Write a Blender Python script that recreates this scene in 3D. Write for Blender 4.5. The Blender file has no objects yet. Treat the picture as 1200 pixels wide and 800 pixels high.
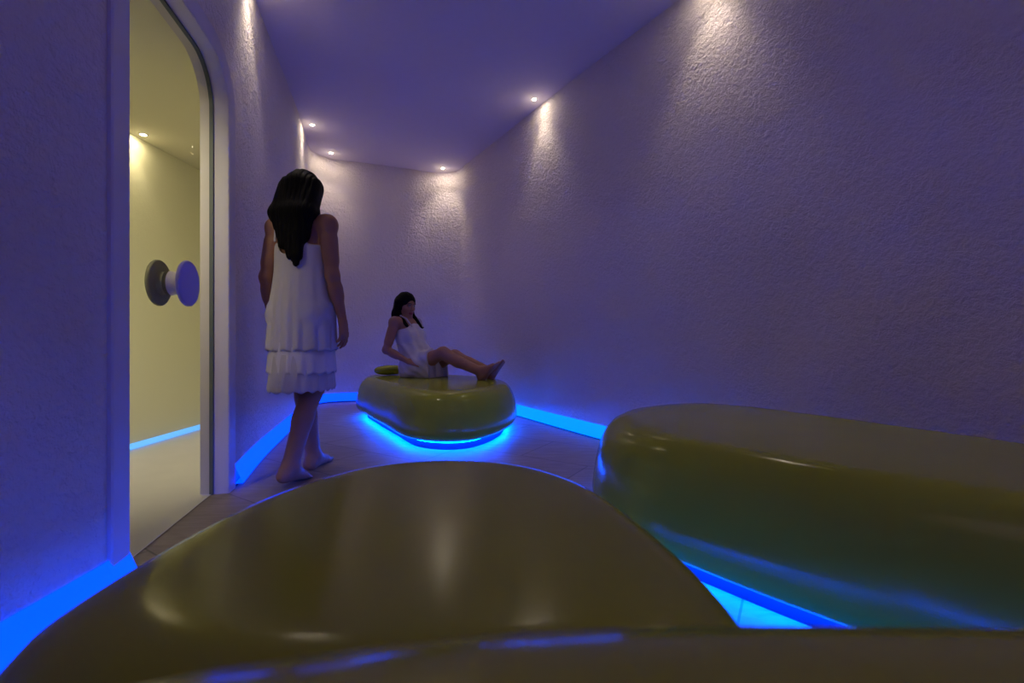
import bpy, bmesh, math, random
import numpy as np
from mathutils import Vector

sc = bpy.context.scene
COL = sc.collection
PI = math.pi
random.seed(4)
sc.view_settings.view_transform = 'Standard'
sc.view_settings.look = 'None'
sc.view_settings.exposure = 0.0

# ------------------------------------------------------------------ helpers
def link(name, me, mat=None, parent=None, smooth=True):
    o = bpy.data.objects.new(name, me)
    COL.objects.link(o)
    if mat: me.materials.append(mat)
    if smooth and len(me.polygons):
        me.polygons.foreach_set('use_smooth', [True] * len(me.polygons))
    if parent:
        o.parent = parent
        o.matrix_parent_inverse = parent.matrix_basis.inverted()
    return o

def mesh_np(name, V, F):
    me = bpy.data.meshes.new(name)
    me.from_pydata([tuple(map(float, v)) for v in V], [], [tuple(int(i) for i in f) for f in F])
    me.validate()
    return me

def tag(o, label=None, cat=None, group=None, kind=None):
    if label: o['label'] = label
    if cat: o['category'] = cat
    if group: o['group'] = group
    if kind: o['kind'] = kind
    return o

def empty(name, loc=(0, 0, 0)):
    o = bpy.data.objects.new(name, None)
    o.empty_display_size = 0.1
    COL.objects.link(o)
    o.location = loc
    return o

def struct(o):
    o['kind'] = 'structure'
    return o

def autosmooth(o, ang=40):
    me = o.data
    bm = bmesh.new(); bm.from_mesh(me)
    bmesh.ops.recalc_face_normals(bm, faces=bm.faces)
    for e in bm.edges:
        if len(e.link_faces) == 2 and e.calc_face_angle(0) > math.radians(ang):
            e.smooth = False
    bm.to_mesh(me); bm.free()
    return o

# ------------------------------------------------------------------ materials
def newmat(name):
    m = bpy.data.materials.new(name); m.use_nodes = True
    nt = m.node_tree
    b = nt.nodes['Principled BSDF']
    return m, nt, b

def N(nt, kind, **kw):
    n = nt.nodes.new(kind)
    for k, v in kw.items():
        if k in n.inputs: n.inputs[k].default_value = v
        else: setattr(n, k, v)
    return n

def plain(name, col, rough=0.6, spec=0.4, metal=0.0):
    m, nt, b = newmat(name)
    tc = N(nt, 'ShaderNodeTexCoord'); nz = N(nt, 'ShaderNodeTexNoise', Scale=9.0, Detail=3.0)
    nt.links.new(tc.outputs['Object'], nz.inputs['Vector'])
    rp = N(nt, 'ShaderNodeMix', data_type='RGBA')
    rp.inputs[6].default_value = (*[c * 0.94 for c in col], 1); rp.inputs[7].default_value = (*[min(1, c * 1.06) for c in col], 1)
    nt.links.new(nz.outputs['Fac'], rp.inputs[0])
    nt.links.new(rp.outputs[2], b.inputs['Base Color'])
    b.inputs['Roughness'].default_value = rough
    b.inputs['Specular IOR Level'].default_value = spec
    b.inputs['Metallic'].default_value = metal
    return m

def plaster(name, col, strength=0.75, dist=0.006):
    m, nt, b = newmat(name)
    geo = N(nt, 'ShaderNodeNewGeometry')
    n1 = N(nt, 'ShaderNodeTexNoise', Scale=32.0, Detail=5.0, Roughness=0.62, Distortion=0.5)
    n2 = N(nt, 'ShaderNodeTexNoise', Scale=75.0, Detail=3.0, Roughness=0.6)
    n3 = N(nt, 'ShaderNodeTexNoise', Scale=3.0, Detail=2.0)
    for n in (n1, n2, n3): nt.links.new(geo.outputs['Position'], n.inputs['Vector'])
    mix = N(nt, 'ShaderNodeMath', operation='MULTIPLY_ADD'); mix.inputs[1].default_value = 0.45
    nt.links.new(n2.outputs['Fac'], mix.inputs[0]); nt.links.new(n1.outputs['Fac'], mix.inputs[2])
    mod = N(nt, 'ShaderNodeMapRange'); mod.inputs[1].default_value = 0.3; mod.inputs[2].default_value = 0.7
    mod.inputs[3].default_value = 0.55; mod.inputs[4].default_value = 1.15
    nt.links.new(n3.outputs['Fac'], mod.inputs[0])
    hm = N(nt, 'ShaderNodeMath', operation='MULTIPLY')
    nt.links.new(mix.outputs[0], hm.inputs[0]); nt.links.new(mod.outputs[0], hm.inputs[1])
    bp = N(nt, 'ShaderNodeBump', Strength=strength, Distance=dist)
    nt.links.new(hm.outputs[0], bp.inputs['Height']); nt.links.new(bp.outputs[0], b.inputs['Normal'])
    cm = N(nt, 'ShaderNodeMix', data_type='RGBA')
    cm.inputs[6].default_value = (*[c * 0.93 for c in col], 1); cm.inputs[7].default_value = (*col, 1)
    nt.links.new(n1.outputs['Fac'], cm.inputs[0]); nt.links.new(cm.outputs[2], b.inputs['Base Color'])
    b.inputs['Roughness'].default_value = 0.85; b.inputs['Specular IOR Level'].default_value = 0.2
    return m

def emit(name, col, strength):
    m, nt, b = newmat(name)
    b.inputs['Base Color'].default_value = (*[min(1, c) for c in col], 1)
    b.inputs['Emission Color'].default_value = (*col, 1)
    b.inputs['Emission Strength'].default_value = strength
    b.inputs['Roughness'].default_value = 0.6
    return m

WALL_C = (0.78, 0.69, 0.69)
M_WALL = plaster('rough_plaster', WALL_C, 1.0, 0.022)
M_WALL2 = plaster('cream_plaster', (0.82, 0.80, 0.66), 0.4, 0.004)
M_CEIL = plaster('smooth_ceiling_plaster', (0.78, 0.70, 0.74), 0.05, 0.002)
M_CEIL2 = plaster('cream_ceiling_plaster', (0.80, 0.76, 0.60), 0.05, 0.002)
M_FRAME = plain('white_lacquer', (0.62, 0.57, 0.64), 0.45, 0.4)
M_KNOB = plain('white_knob_lacquer', (0.66, 0.60, 0.66), 0.4, 0.4)
M_DISC = plain('blue_lit_knob_lacquer', (0.36, 0.32, 0.74), 0.4, 0.3)  # blue light of the room put into the disc colour
M_KNOBR = plain('grey_knob_lacquer', (0.40, 0.40, 0.31), 0.6, 0.2)
M_SEAL = plain('grey_door_seal', (0.10, 0.12, 0.13), 0.5, 0.4)
M_PLINTH = plain('dark_blue_plinth', (0.02, 0.02, 0.05), 0.7, 0.2)
M_TOE = plain('painted_toe_shade', (0.03, 0.03, 0.05), 0.8, 0.2)  # dark colour stands in for the shade under the strip
BLUE = (0.0, 0.13, 1.0)
M_LEDW = emit('blue_led_diffuser', (0.0, 0.046, 1.0), 2.6)
M_LEDR = emit('cyan_blue_led_diffuser', (0.0, 0.110, 1.0), 3.0)
M_LEDB = emit('blue_led_under_bed', (0.0, 0.064, 1.0), 150.0)
M_LEDX = emit('blue_led_beyond', (0.10, 0.34, 1.0), 1.4)
M_LAMP = emit('warm_lamp_lens', (1.0, 0.86, 0.62), 380.0)
M_RING = plain('white_metal_ring', (0.7, 0.68, 0.66), 0.4, 0.5)

def green_mat():
    m, nt, b = newmat('olive_green_lacquer')
    tc = N(nt, 'ShaderNodeTexCoord')
    nz = N(nt, 'ShaderNodeTexNoise', Scale=2.2, Detail=3.0); n2 = N(nt, 'ShaderNodeTexNoise', Scale=180.0, Detail=2.0)
    nt.links.new(tc.outputs['Object'], nz.inputs['Vector']); nt.links.new(tc.outputs['Object'], n2.inputs['Vector'])
    cm = N(nt, 'ShaderNodeMix', data_type='RGBA')
    cm.inputs[6].default_value = (0.300, 0.325, 0.028, 1); cm.inputs[7].default_value = (0.340, 0.368, 0.034, 1)
    nt.links.new(nz.outputs['Fac'], cm.inputs[0]); nt.links.new(cm.outputs[2], b.inputs['Base Color'])
    bp = N(nt, 'ShaderNodeBump', Strength=0.10, Distance=0.002)
    nt.links.new(n2.outputs['Fac'], bp.inputs['Height']); nt.links.new(bp.outputs[0], b.inputs['Normal'])
    b.inputs['Roughness'].default_value = 0.165
    b.inputs['Specular IOR Level'].default_value = 0.24
    return m
M_GREEN = green_mat()

def floor_mat():
    m, nt, b = newmat('beige_stone_tiles')
    geo = N(nt, 'ShaderNodeNewGeometry')
    mp = N(nt, 'ShaderNodeMapping'); mp.inputs['Rotation'].default_value = (0, 0, math.radians(32)); mp.inputs['Location'].default_value = (0.13, 0.22, 0)
    nt.links.new(geo.outputs['Position'], mp.inputs['Vector'])
    br = N(nt, 'ShaderNodeTexBrick', Scale=1.0, offset=0.5)
    br.inputs['Color1'].default_value = (0.30, 0.245, 0.215, 1); br.inputs['Color2'].default_value = (0.33, 0.27, 0.235, 1)
    br.inputs['Mortar'].default_value = (0.15, 0.125, 0.115, 1)
    br.inputs['Mortar Size'].default_value = 0.0035; br.inputs['Brick Width'].default_value = 0.9; br.inputs['Row Height'].default_value = 0.45
    nt.links.new(mp.outputs[0], br.inputs['Vector'])
    mp2 = N(nt, 'ShaderNodeMapping'); mp2.inputs['Rotation'].default_value = (0, 0, math.radians(32)); mp2.inputs['Scale'].default_value = (3, 22, 1)
    nt.links.new(geo.outputs['Position'], mp2.inputs['Vector'])
    nz = N(nt, 'ShaderNodeTexNoise', Scale=1.6, Detail=6.0, Roughness=0.65, Distortion=0.8); nt.links.new(mp2.outputs[0], nz.inputs['Vector'])
    mr = N(nt, 'ShaderNodeMapRange'); mr.inputs[1].default_value = 0.3; mr.inputs[2].default_value = 0.7; mr.inputs[3].default_value = 0.72; mr.inputs[4].default_value = 1.12
    nt.links.new(nz.outputs['Fac'], mr.inputs[0])
    mu = N(nt, 'ShaderNodeMix', data_type='RGBA', blend_type='MULTIPLY'); mu.inputs[0].default_value = 1
    nt.links.new(br.outputs['Color'], mu.inputs[6]); nt.links.new(mr.outputs[0], mu.inputs[7])
    nt.links.new(mu.outputs[2], b.inputs['Base Color'])
    ad = N(nt, 'ShaderNodeMath', operation='MULTIPLY_ADD'); ad.inputs[1].default_value = -0.8
    nt.links.new(br.outputs['Fac'], ad.inputs[0]); nt.links.new(nz.outputs['Fac'], ad.inputs[2])
    bp = N(nt, 'ShaderNodeBump', Strength=0.5, Distance=0.003)
    nt.links.new(ad.outputs[0], bp.inputs['Height']); nt.links.new(bp.outputs[0], b.inputs['Normal'])
    b.inputs['Roughness'].default_value = 0.5; b.inputs['Specular IOR Level'].default_value = 0.35
    return m
M_FLOOR = floor_mat()
M_FLOOR2 = plain('lit_stone_floor', (0.70, 0.68, 0.80), 0.55, 0.3)  # paler tone stands in for the stronger light beyond the glass

def glass_mat():
    m, nt, b = newmat('tinted_door_glass')
    nt.nodes.remove(b)
    out = nt.nodes['Material Output']
    tr = N(nt, 'ShaderNodeBsdfTransparent'); tr.inputs['Color'].default_value = (0.93, 0.92, 0.80, 1)
    gl = N(nt, 'ShaderNodeBsdfGlossy', Roughness=0.02); gl.inputs['Color'].default_value = (1, 1, 1, 1)
    lw = N(nt, 'ShaderNodeLayerWeight', Blend=0.5)
    pw = N(nt, 'ShaderNodeMath', operation='POWER'); pw.inputs[1].default_value = 4.0
    fr = N(nt, 'ShaderNodeMath', operation='MULTIPLY'); fr.inputs[1].default_value = 0.03
    nt.links.new(lw.outputs['Facing'], pw.inputs[0]); nt.links.new(pw.outputs[0], fr.inputs[0])
    mx = N(nt, 'ShaderNodeMixShader')
    nt.links.new(fr.outputs[0], mx.inputs[0]); nt.links.new(tr.outputs[0], mx.inputs[1]); nt.links.new(gl.outputs[0], mx.inputs[2])
    nt.links.new(mx.outputs[0], out.inputs['Surface'])
    return m
M_GLASS = glass_mat()

def skin_mat():
    m, nt, b = newmat('skin')
    at = N(nt, 'ShaderNodeAttribute', attribute_name='tint')
    tc = N(nt, 'ShaderNodeTexCoord'); nz = N(nt, 'ShaderNodeTexNoise', Scale=14.0, Detail=4.0)
    nt.links.new(tc.outputs['Object'], nz.inputs['Vector'])
    mr = N(nt, 'ShaderNodeMapRange'); mr.inputs[3].default_value = 0.88; mr.inputs[4].default_value = 1.1
    nt.links.new(nz.outputs['Fac'], mr.inputs[0])
    mu = N(nt, 'ShaderNodeMix', data_type='RGBA', blend_type='MULTIPLY'); mu.inputs[0].default_value = 1
    nt.links.new(at.outputs['Color'], mu.inputs[6]); nt.links.new(mr.outputs[0], mu.inputs[7])
    nt.links.new(mu.outputs[2], b.inputs['Base Color'])
    b.inputs['Roughness'].default_value = 0.5; b.inputs['Specular IOR Level'].default_value = 0.35
    b.inputs['Subsurface Weight'].default_value = 0.08; b.inputs['Subsurface Radius'].default_value = (0.02, 0.008, 0.004)
    return m
M_SKIN = skin_mat()

def hair_mat():
    m, nt, b = newmat('black_hair')
    geo = N(nt, 'ShaderNodeNewGeometry'); mp = N(nt, 'ShaderNodeMapping'); mp.inputs['Scale'].default_value = (160, 160, 6)
    nt.links.new(geo.outputs['Position'], mp.inputs['Vector'])
    nz = N(nt, 'ShaderNodeTexNoise', Scale=1.0, Detail=3.0); nt.links.new(mp.outputs[0], nz.inputs['Vector'])
    cr = N(nt, 'ShaderNodeMix', data_type='RGBA'); cr.inputs[6].default_value = (0.002, 0.002, 0.003, 1); cr.inputs[7].default_value = (0.005, 0.004, 0.005, 1)
    nt.links.new(nz.outputs['Fac'], cr.inputs[0]); nt.links.new(cr.outputs[2], b.inputs['Base Color'])
    bp = N(nt, 'ShaderNodeBump', Strength=0.6, Distance=0.003)
    nt.links.new(nz.outputs['Fac'], bp.inputs['Height']); nt.links.new(bp.outputs[0], b.inputs['Normal'])
    b.inputs['Roughness'].default_value = 0.6; b.inputs['Specular IOR Level'].default_value = 0.08
    return m
M_HAIR = hair_mat()

def cloth_mat(name, col):
    m, nt, b = newmat(name)
    tc = N(nt, 'ShaderNodeTexCoord'); mp = N(nt, 'ShaderNodeMapping'); mp.inputs['Scale'].default_value = (45, 45, 4)
    nt.links.new(tc.outputs['Object'], mp.inputs['Vector'])
    nz = N(nt, 'ShaderNodeTexNoise', Scale=1.0, Detail=3.0); nt.links.new(mp.outputs[0], nz.inputs['Vector'])
    bp = N(nt, 'ShaderNodeBump', Strength=0.35, Distance=0.004); nt.links.new(nz.outputs['Fac'], bp.inputs['Height'])
    nt.links.new(bp.outputs[0], b.inputs['Normal'])
    b.inputs['Base Color'].default_value = (*col, 1); b.inputs['Roughness'].default_value = 0.8; b.inputs['Specular IOR Level'].default_value = 0.2
    return m
M_DRESS = cloth_mat('white_dress_fabric', (0.50, 0.46, 0.52))
M_TIER = cloth_mat('bright_white_dress_fabric', (0.60, 0.56, 0.64))

# ------------------------------------------------------------------ room plan
CAM_H = 0.75
HC = CAM_H + 2.05            # ceiling height
def dense(pts, step=0.06, closed=False):
    """Catmull-Rom through the plan points, resampled"""
    P = [np.array(p, float) for p in pts]; n = len(P); out = []
    rng = range(n) if closed else range(n - 1)
    for i in rng:
        p1, p2 = P[i], P[(i + 1) % n]
        p0 = P[(i - 1) % n] if (closed or i > 0) else 2 * p1 - p2
        p3 = P[(i + 2) % n] if (closed or i + 2 < n) else 2 * p2 - p1
        t0 = 0.0; t1 = t0 + max(np.linalg.norm(p1 - p0), 1e-6) ** 0.5; t2 = t1 + np.linalg.norm(p2 - p1) ** 0.5; t3 = t2 + max(np.linalg.norm(p3 - p2), 1e-6) ** 0.5
        k = max(2, int(np.linalg.norm(p2 - p1) / step))
        for j in range(k):
            t = t1 + (t2 - t1) * j / k
            a1 = (t1 - t) / (t1 - t0) * p0 + (t - t0) / (t1 - t0) * p1
            a2 = (t2 - t) / (t2 - t1) * p1 + (t - t1) / (t2 - t1) * p2
            a3 = (t3 - t) / (t3 - t2) * p2 + (t - t2) / (t3 - t2) * p3
            b1 = (t2 - t) / (t2 - t0) * a1 + (t - t0) / (t2 - t0) * a2
            b2 = (t3 - t) / (t3 - t1) * a2 + (t - t1) / (t3 - t1) * a3
            out.append((t2 - t) / (t2 - t1) * b1 + (t - t1) / (t2 - t1) * b2)
    if not closed: out.append(P[-1])
    return np.array(out)

DA = np.array([-1.190, 1.400]); DB = np.array([-1.374, 2.186])      # door opening corners in plan
DU = (DB - DA) / np.linalg.norm(DB - DA); DW = np.linalg.norm(DB - DA)
DN = np.array([DU[1], -DU[0]])                                       # into the room
if DN[0] < 0: DN = -DN
D_TOP, D_R = 2.035, 0.20

near_left = dense([(-1.00, -2.0), (-1.10, -0.6), (-1.150, 0.5), (-1.160, 1.0), DA - DU * 0.10])
far_left = dense([DB + DU * 0.10, (-1.557, 2.767), (-1.76, 3.478), (-1.92, 4.05), (-2.09, 4.60)])
back = dense([(-2.09, 4.60), (-2.175, 4.86), (-2.20, 5.03), (-2.10, 5.22), (-1.72, 5.36), (-1.255, 5.55), (-0.99, 5.655), (-0.80, 5.665), (-0.66, 5.585), (-0.535, 5.38)], 0.03)
right = dense([(-0.535, 5.38), (0.0, 4.46), (0.53, 3.55), (1.04, 2.72), (1.72, 1.53), (2.15, 0.6), (2.25, -0.4), (2.20, -2.0)])

def ribbon(pts, z0, z1, nz=1):
    V = []; F = []
    n = len(pts)
    for p in pts:
        for k in range(nz + 1):
            V.append((p[0], p[1], z0 + (z1 - z0) * k / nz))
    for i in range(n - 1):
        for k in range(nz):
            a = i * (nz + 1) + k; b = (i + 1) * (nz + 1) + k
            F.append((a, b, b + 1, a + 1))
    return V, F

# left wall with the round-cornered door opening
def door_top(s):
    e = min(s, DW - s)
    if e >= D_R: return D_TOP
    return D_TOP - D_R + math.sqrt(max(0, D_R ** 2 - (D_R - e) ** 2))
cols = [(p, 0.0) for p in near_left] + [(DA, 0.0)]
for k in range(41):
    t = 0.5 - 0.5 * math.cos(PI * k / 40)
    cols.append((DA + DU * DW * t, door_top(DW * t)))
cols += [(DB, 0.0)] + [(p, 0.0) for p in far_left]
V = []; F = []
for p, z in cols:
    V += [(p[0], p[1], z), (p[0], p[1], HC)]
for i in range(len(cols) - 1):
    F.append((2 * i, 2 * i + 2, 2 * i + 3, 2 * i + 1))
struct(link('wall_left', mesh_np('wall_left', V, F), M_WALL, smooth=False))
for nm, pts in (('wall_back', back), ('wall_right', right)):
    struct(link(nm, mesh_np(nm, *ribbon(pts, 0, HC)), M_WALL))
struct(link('wall_rear', mesh_np('wall_rear', *ribbon(np.array([right[-1], near_left[0]]), 0, HC)), M_WALL))

plan = np.concatenate([near_left, far_left[:-1], back[:-1], right])
def cap(name, pts, z, mat, flip=False):
    bm = bmesh.new()
    vs = [bm.verts.new((p[0], p[1], z)) for p in pts]
    f = bm.faces.new(vs)
    bmesh.ops.triangulate(bm, faces=[f])
    me = bpy.data.meshes.new(name); bm.to_mesh(me); bm.free()
    return struct(link(name, me, mat, smooth=False))
cap('ceiling', plan, HC, M_CEIL)
cap('floor', [(-3.0, -2.3), (2.6, -2.3), (2.6, 6.0), (-3.0, 6.0)], 0.0, M_FLOOR)

# blue light strips along the foot of the walls (slim tilted diffuser above a toe recess with its shade painted dark)
def offset_in(pts, d):
    T = np.gradient(pts, axis=0); T /= np.linalg.norm(T, axis=1)[:, None]
    Nn = np.stack([T[:, 1], -T[:, 0]], 1)
    c = np.array([-0.4, 2.6])
    sgn = np.sign(np.sum(Nn * (c - pts), axis=1).mean())
    return pts + Nn * sgn * d
def strip(name, pts, mat, h=0.105, toe=0.014, d0=0.042, d1=0.006):
    prof = [(0.004, toe), (d0, toe), (d1, h), (0.001, h)]
    rows = [offset_in(pts, d) for d, z in prof]
    V = []; F = []
    for r, (d, z) in zip(rows, prof): V += [(q[0], q[1], z) for q in r]
    n = len(pts)
    for k in range(3):
        for i in range(n - 1): F.append((k * n + i, k * n + i + 1, (k + 1) * n + i + 1, (k + 1) * n + i))
    o = struct(link(name, mesh_np(name, V, F), mat, smooth=False))
    tv = [(q[0], q[1], 0.0) for q in offset_in(pts, 0.012)] + [(q[0], q[1], toe) for q in offset_in(pts, 0.012)]
    tf = [(i, i + 1, n + i + 1, n + i) for i in range(n - 1)]
    link('toe_shade', mesh_np('toe_shade', tv, tf), M_TOE, o, smooth=False)
    return o
strip('baseboard_left_1', np.concatenate([near_left, [DA + DU * 0.0]]), M_LEDW)
strip('baseboard_left_2', far_left, M_LEDW)
strip('baseboard_back', back, M_LEDW)
strip('baseboard_right', right, M_LEDR)

# ------------------------------------------------------------------ door
def dpt(u, z, w):
    p = DA + DU * u + DN * w
    return (p[0], p[1], z)
def arch_path(out):
    """points of a round-cornered portal, offset outwards by `out`, as (u, z)"""
    r = D_R + out; pts = [(-out, 0.0), (-out, 0.6), (-out, 1.2)]
    for k in range(17):
        a = PI - PI / 2 * k / 16
        pts.append((D_R + r * math.cos(a), D_TOP - D_R + r * math.sin(a)))
    for k in range(17):
        a = PI / 2 - PI / 2 * k / 16
        pts.append((DW - D_R + r * math.cos(a), D_TOP - D_R + r * math.sin(a)))
    return pts + [(DW + out, 1.2), (DW + out, 0.6), (DW + out, 0.0)]
def sweep(name, prof, mat, parent):
    rings = [[dpt(u, z, w) for (u, z) in arch_path(o)] for (o, w) in prof]
    n = len(rings[0]); m = len(prof); V = [v for r in rings for v in r]; F = []
    for k in range(m):
        for i in range(n - 1):
            F.append((k * n + i, k * n + i + 1, ((k + 1) % m) * n + i + 1, ((k + 1) % m) * n + i))
    F.append(tuple(k * n for k in range(m))); F.append(tuple(k * n + n - 1 for k in reversed(range(m))))
    return autosmooth(link(name, mesh_np(name, V, F), mat, parent), 30)
door = struct(empty('door_1', dpt(DW / 2, 0, -0.05)))
sweep('door_frame', [(0.0, -0.11), (0.0, 0.010), (0.004, 0.014), (0.082, 0.014), (0.088, 0.010), (0.088, -0.02), (0.03, -0.11)], M_FRAME, door)
sweep('door_stop', [(-0.006, -0.10), (-0.006, -0.069), (-0.001, -0.068), (0.0, -0.068), (0.0, -0.10)], M_FRAME, door)
sweep('door_seal', [(-0.008, -0.0685), (-0.008, -0.052), (-0.0005, -0.052), (-0.0005, -0.0685)], M_SEAL, door)
ap = arch_path(-0.006)
gv = [dpt(u, max(z, 0.012), -0.055) for u, z in ap] + [dpt(u, max(z, 0.012), -0.067) for u, z in ap]
n = len(ap)
gf = [tuple(range(n)), tuple(range(2 * n - 1, n - 1, -1))] + [(i, (i + 1) % n, n + (i + 1) % n, n + i) for i in range(n)]
link('glass_pane', mesh_np('glass_pane', gv, gf), M_GLASS, door, smooth=False)

def lathe_at(name, prof, origin, axis, mat, parent, seg=48):
    ax = Vector(axis).normalized(); a = ax.orthogonal().normalized(); b = ax.cross(a)
    V = []; F = []
    for (r, h) in prof:
        for k in range(seg):
            t = 2 * PI * k / seg
            V.append(Vector(origin) + ax * h + (a * math.cos(t) + b * math.sin(t)) * r)
    for i in range(len(prof) - 1):
        for k in range(seg):
            F.append((i * seg + k, i * seg + (k + 1) % seg, (i + 1) * seg + (k + 1) % seg, (i + 1) * seg + k))
    F.append(tuple(range(seg))[::-1]); F.append(tuple(range((len(prof) - 1) * seg, len(prof) * seg)))
    return autosmooth(link(name, mesh_np(name, V, F), mat, parent), 35)
ku = 0.41; kz = 0.962
kn = (DN[0], DN[1], 0)
for sgn, w0, q in ((1, -0.0550, 1.0), (-1, -0.0672, 0.45)):
    ax = (kn[0] * sgn, kn[1] * sgn, 0)
    st = lathe_at('door_knob', [(r, h * q) for r, h in ((0.048, 0.0), (0.046, 0.004), (0.044, 0.03), (0.047, 0.045), (0.052, 0.05))], dpt(ku, kz, w0), ax, M_KNOB if sgn > 0 else M_KNOBR, door)
    lathe_at('knob_disc', [(r, h - 0.048 * (1 - q)) for r, h in ((0.080, 0.048), (0.087, 0.050), (0.090, 0.054), (0.090, 0.060), (0.087, 0.064), (0.080, 0.065))], dpt(ku, kz, w0), ax, M_DISC if sgn > 0 else M_KNOBR, st)

# room beyond the glass
BX, BC = -2.53, 2.10
bey = np.array([(-1.75, 0.55), (-2.30, 0.55), (-2.45, 0.62), (BX, 0.80), (BX, 2.0), (BX, 3.0), (BX, 4.05), (-2.47, 4.22), (-2.34, 4.30), (-1.99, 4.30)])
struct(link('wall_beyond', mesh_np('wall_beyond', *ribbon(bey, 0, BC)), M_WALL2, smooth=False))
# the wall's own back face: the room wall has thickness
backface = np.concatenate([[(-1.75, 0.55)], [DA - DU * 0.13 - DN * 0.11], [DA - DN * 0.11]])
backface2 = np.concatenate([[DB - DN * 0.11], offset_in(far_left, -0.11)[1:38], [(-1.99, 4.30)]])
struct(link('wall_beyond_near', mesh_np('wall_beyond_near', *ribbon(backface, 0, BC)), M_WALL2, smooth=False))
struct(link('wall_beyond_far', mesh_np('wall_beyond_far', *ribbon(backface2[backface2[:, 1] < 4.31], 0, BC)), M_WALL2, smooth=False))
cp = np.concatenate([bey, backface2[backface2[:, 1] < 4.30][::-1], [DB - DN * 0.115], [DA - DN * 0.115], [DA - DU * 0.13 - DN * 0.11]])
cap('ceiling_beyond', cp, BC, M_CEIL2)
cap('floor_beyond', np.concatenate([cp[:-3], [DB - DN * 0.115], [DB - DN * 0.061], [DA - DN * 0.061], [DA - DN * 0.115], [DA - DU * 0.13 - DN * 0.11]]), 0.003, M_FLOOR2)
def strip_b(name, pts):
    V = [(p[0] + 0.03, p[1], 0.012) for p in pts] + [(p[0] + 0.006, p[1], 0.045) for p in pts]; n = len(pts)
    return struct(link(name, mesh_np(name, V, [(i, i + 1, n + i + 1, n + i) for i in range(n - 1)]), M_LEDX, smooth=False))
strip_b('baseboard_beyond', bey[3:7])

# ------------------------------------------------------------------ ceiling downlights
def downlight_proto():
    e = empty('ceiling_downlight', (0, 0, 0))
    seg = 32
    prof = [(0.016, 0.0), (0.016, -0.004), (0.026, -0.005), (0.028, -0.002), (0.028, 0.0)]
    V = []; F = []
    for r, h in prof:
        for k in range(seg): V.append((r * math.cos(2 * PI * k / seg), r * math.sin(2 * PI * k / seg), h))
    for i in range(len(prof) - 1):
        for k in range(seg): F.append((i * seg + k, i * seg + (k + 1) % seg, (i + 1) * seg + (k + 1) % seg, (i + 1) * seg + k))
    link('trim_ring', mesh_np('trim_ring', V, F), M_RING, e)
    V = [(0, 0, -0.006)] + [(0.0165 * math.cos(2 * PI * k / seg), 0.0165 * math.sin(2 * PI * k / seg), -0.003) for k in range(seg)]
    link('lamp_lens', mesh_np('lamp_lens', V, [(0, 1 + (k + 1) % seg, 1 + k) for k in range(seg)]), M_LAMP, e)
    return e
def spot(parent, loc, energy, size=78, blend=0.85, col=(1.0, 0.86, 0.66)):
    l = bpy.data.lights.new('downlight_beam', 'SPOT')
    l.energy = energy; l.spot_size = math.radians(size); l.spot_blend = blend; l.color = col; l.shadow_soft_size = 0.018
    o = bpy.data.objects.new('downlight_beam', l); COL.objects.link(o)
    o.parent = parent; o.location = (0, 0, -0.012)
    l2 = bpy.data.lights.new('added_halo_light', 'POINT'); l2.energy = energy * 0.02; l2.color = col; l2.shadow_soft_size = 0.012  # added point light, makes the glow on the ceiling round the lens
    o2 = bpy.data.objects.new('added_halo_light', l2); COL.objects.link(o2); o2.parent = parent; o2.location = (0, 0, -0.07)
    return o
proto = downlight_proto()
LIGHTS = [
    (-1.927, 4.39, HC, 'small round ceiling downlight, upper left of the two near the far left corner', 8),
    (-2.013, 5.06, HC, 'small round ceiling downlight deepest in the rounded far left corner', 10),
    (-0.839, 5.52, HC, 'small round ceiling downlight over the far right corner of the back wall', 12),
    (0.191, 3.917, HC, 'small round ceiling downlight along the right wall, halfway to the back', 9),
    (1.03, 2.48, HC, 'small round ceiling downlight above the right wall just out of frame', 11),
    (-1.40, 2.60, HC, 'small round ceiling downlight above the left wall just past the door', 13),
    (1.83, 0.95, HC, 'small round ceiling downlight above the right wall beside the camera', 3),
    (-2.455, 3.03, BC, 'small round ceiling downlight seen through the glass door', 5),
]
used = False
for (x, y, z, lab, en) in LIGHTS:
    if not used: e = proto; used = True
    else:
        e = proto.copy(); COL.objects.link(e)
        for ch in proto.children:
            if ch.type != 'MESH': continue
            c = ch.copy(); COL.objects.link(c); c.parent = e
    e.location = (x, y, z)
    tag(e, lab, 'ceiling light', 'downlights set in the ceiling')
    spot(e, None, en)

def area(name, loc, target, sx, sy, energy, col):
    l = bpy.data.lights.new(name, 'AREA'); l.shape = 'RECTANGLE'; l.size = sx; l.size_y = sy; l.energy = energy; l.color = col
    o = bpy.data.objects.new(name, l); COL.objects.link(o); o.location = loc
    o.rotation_euler = (Vector(target) - Vector(loc)).to_track_quat('-Z', 'Y').to_euler()
    return o
rb_ = area('room_beyond_fill', (-1.75, 1.0, BC - 0.04), (-2.45, 2.9, 0.75), 0.4, 0.4, 13, (1.0, 0.92, 0.70))  # added light, kept out of view, brightens the room beyond
rb_.data.spread = math.radians(85)
area('added_fill_light', (0.5, -0.6, HC - 0.03), (0.4, 0.0, 0), 2.0, 1.6, 5.6, (1.0, 0.56, 0.72))  # unseen fill added to lift the whole room, no fixture here

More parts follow.
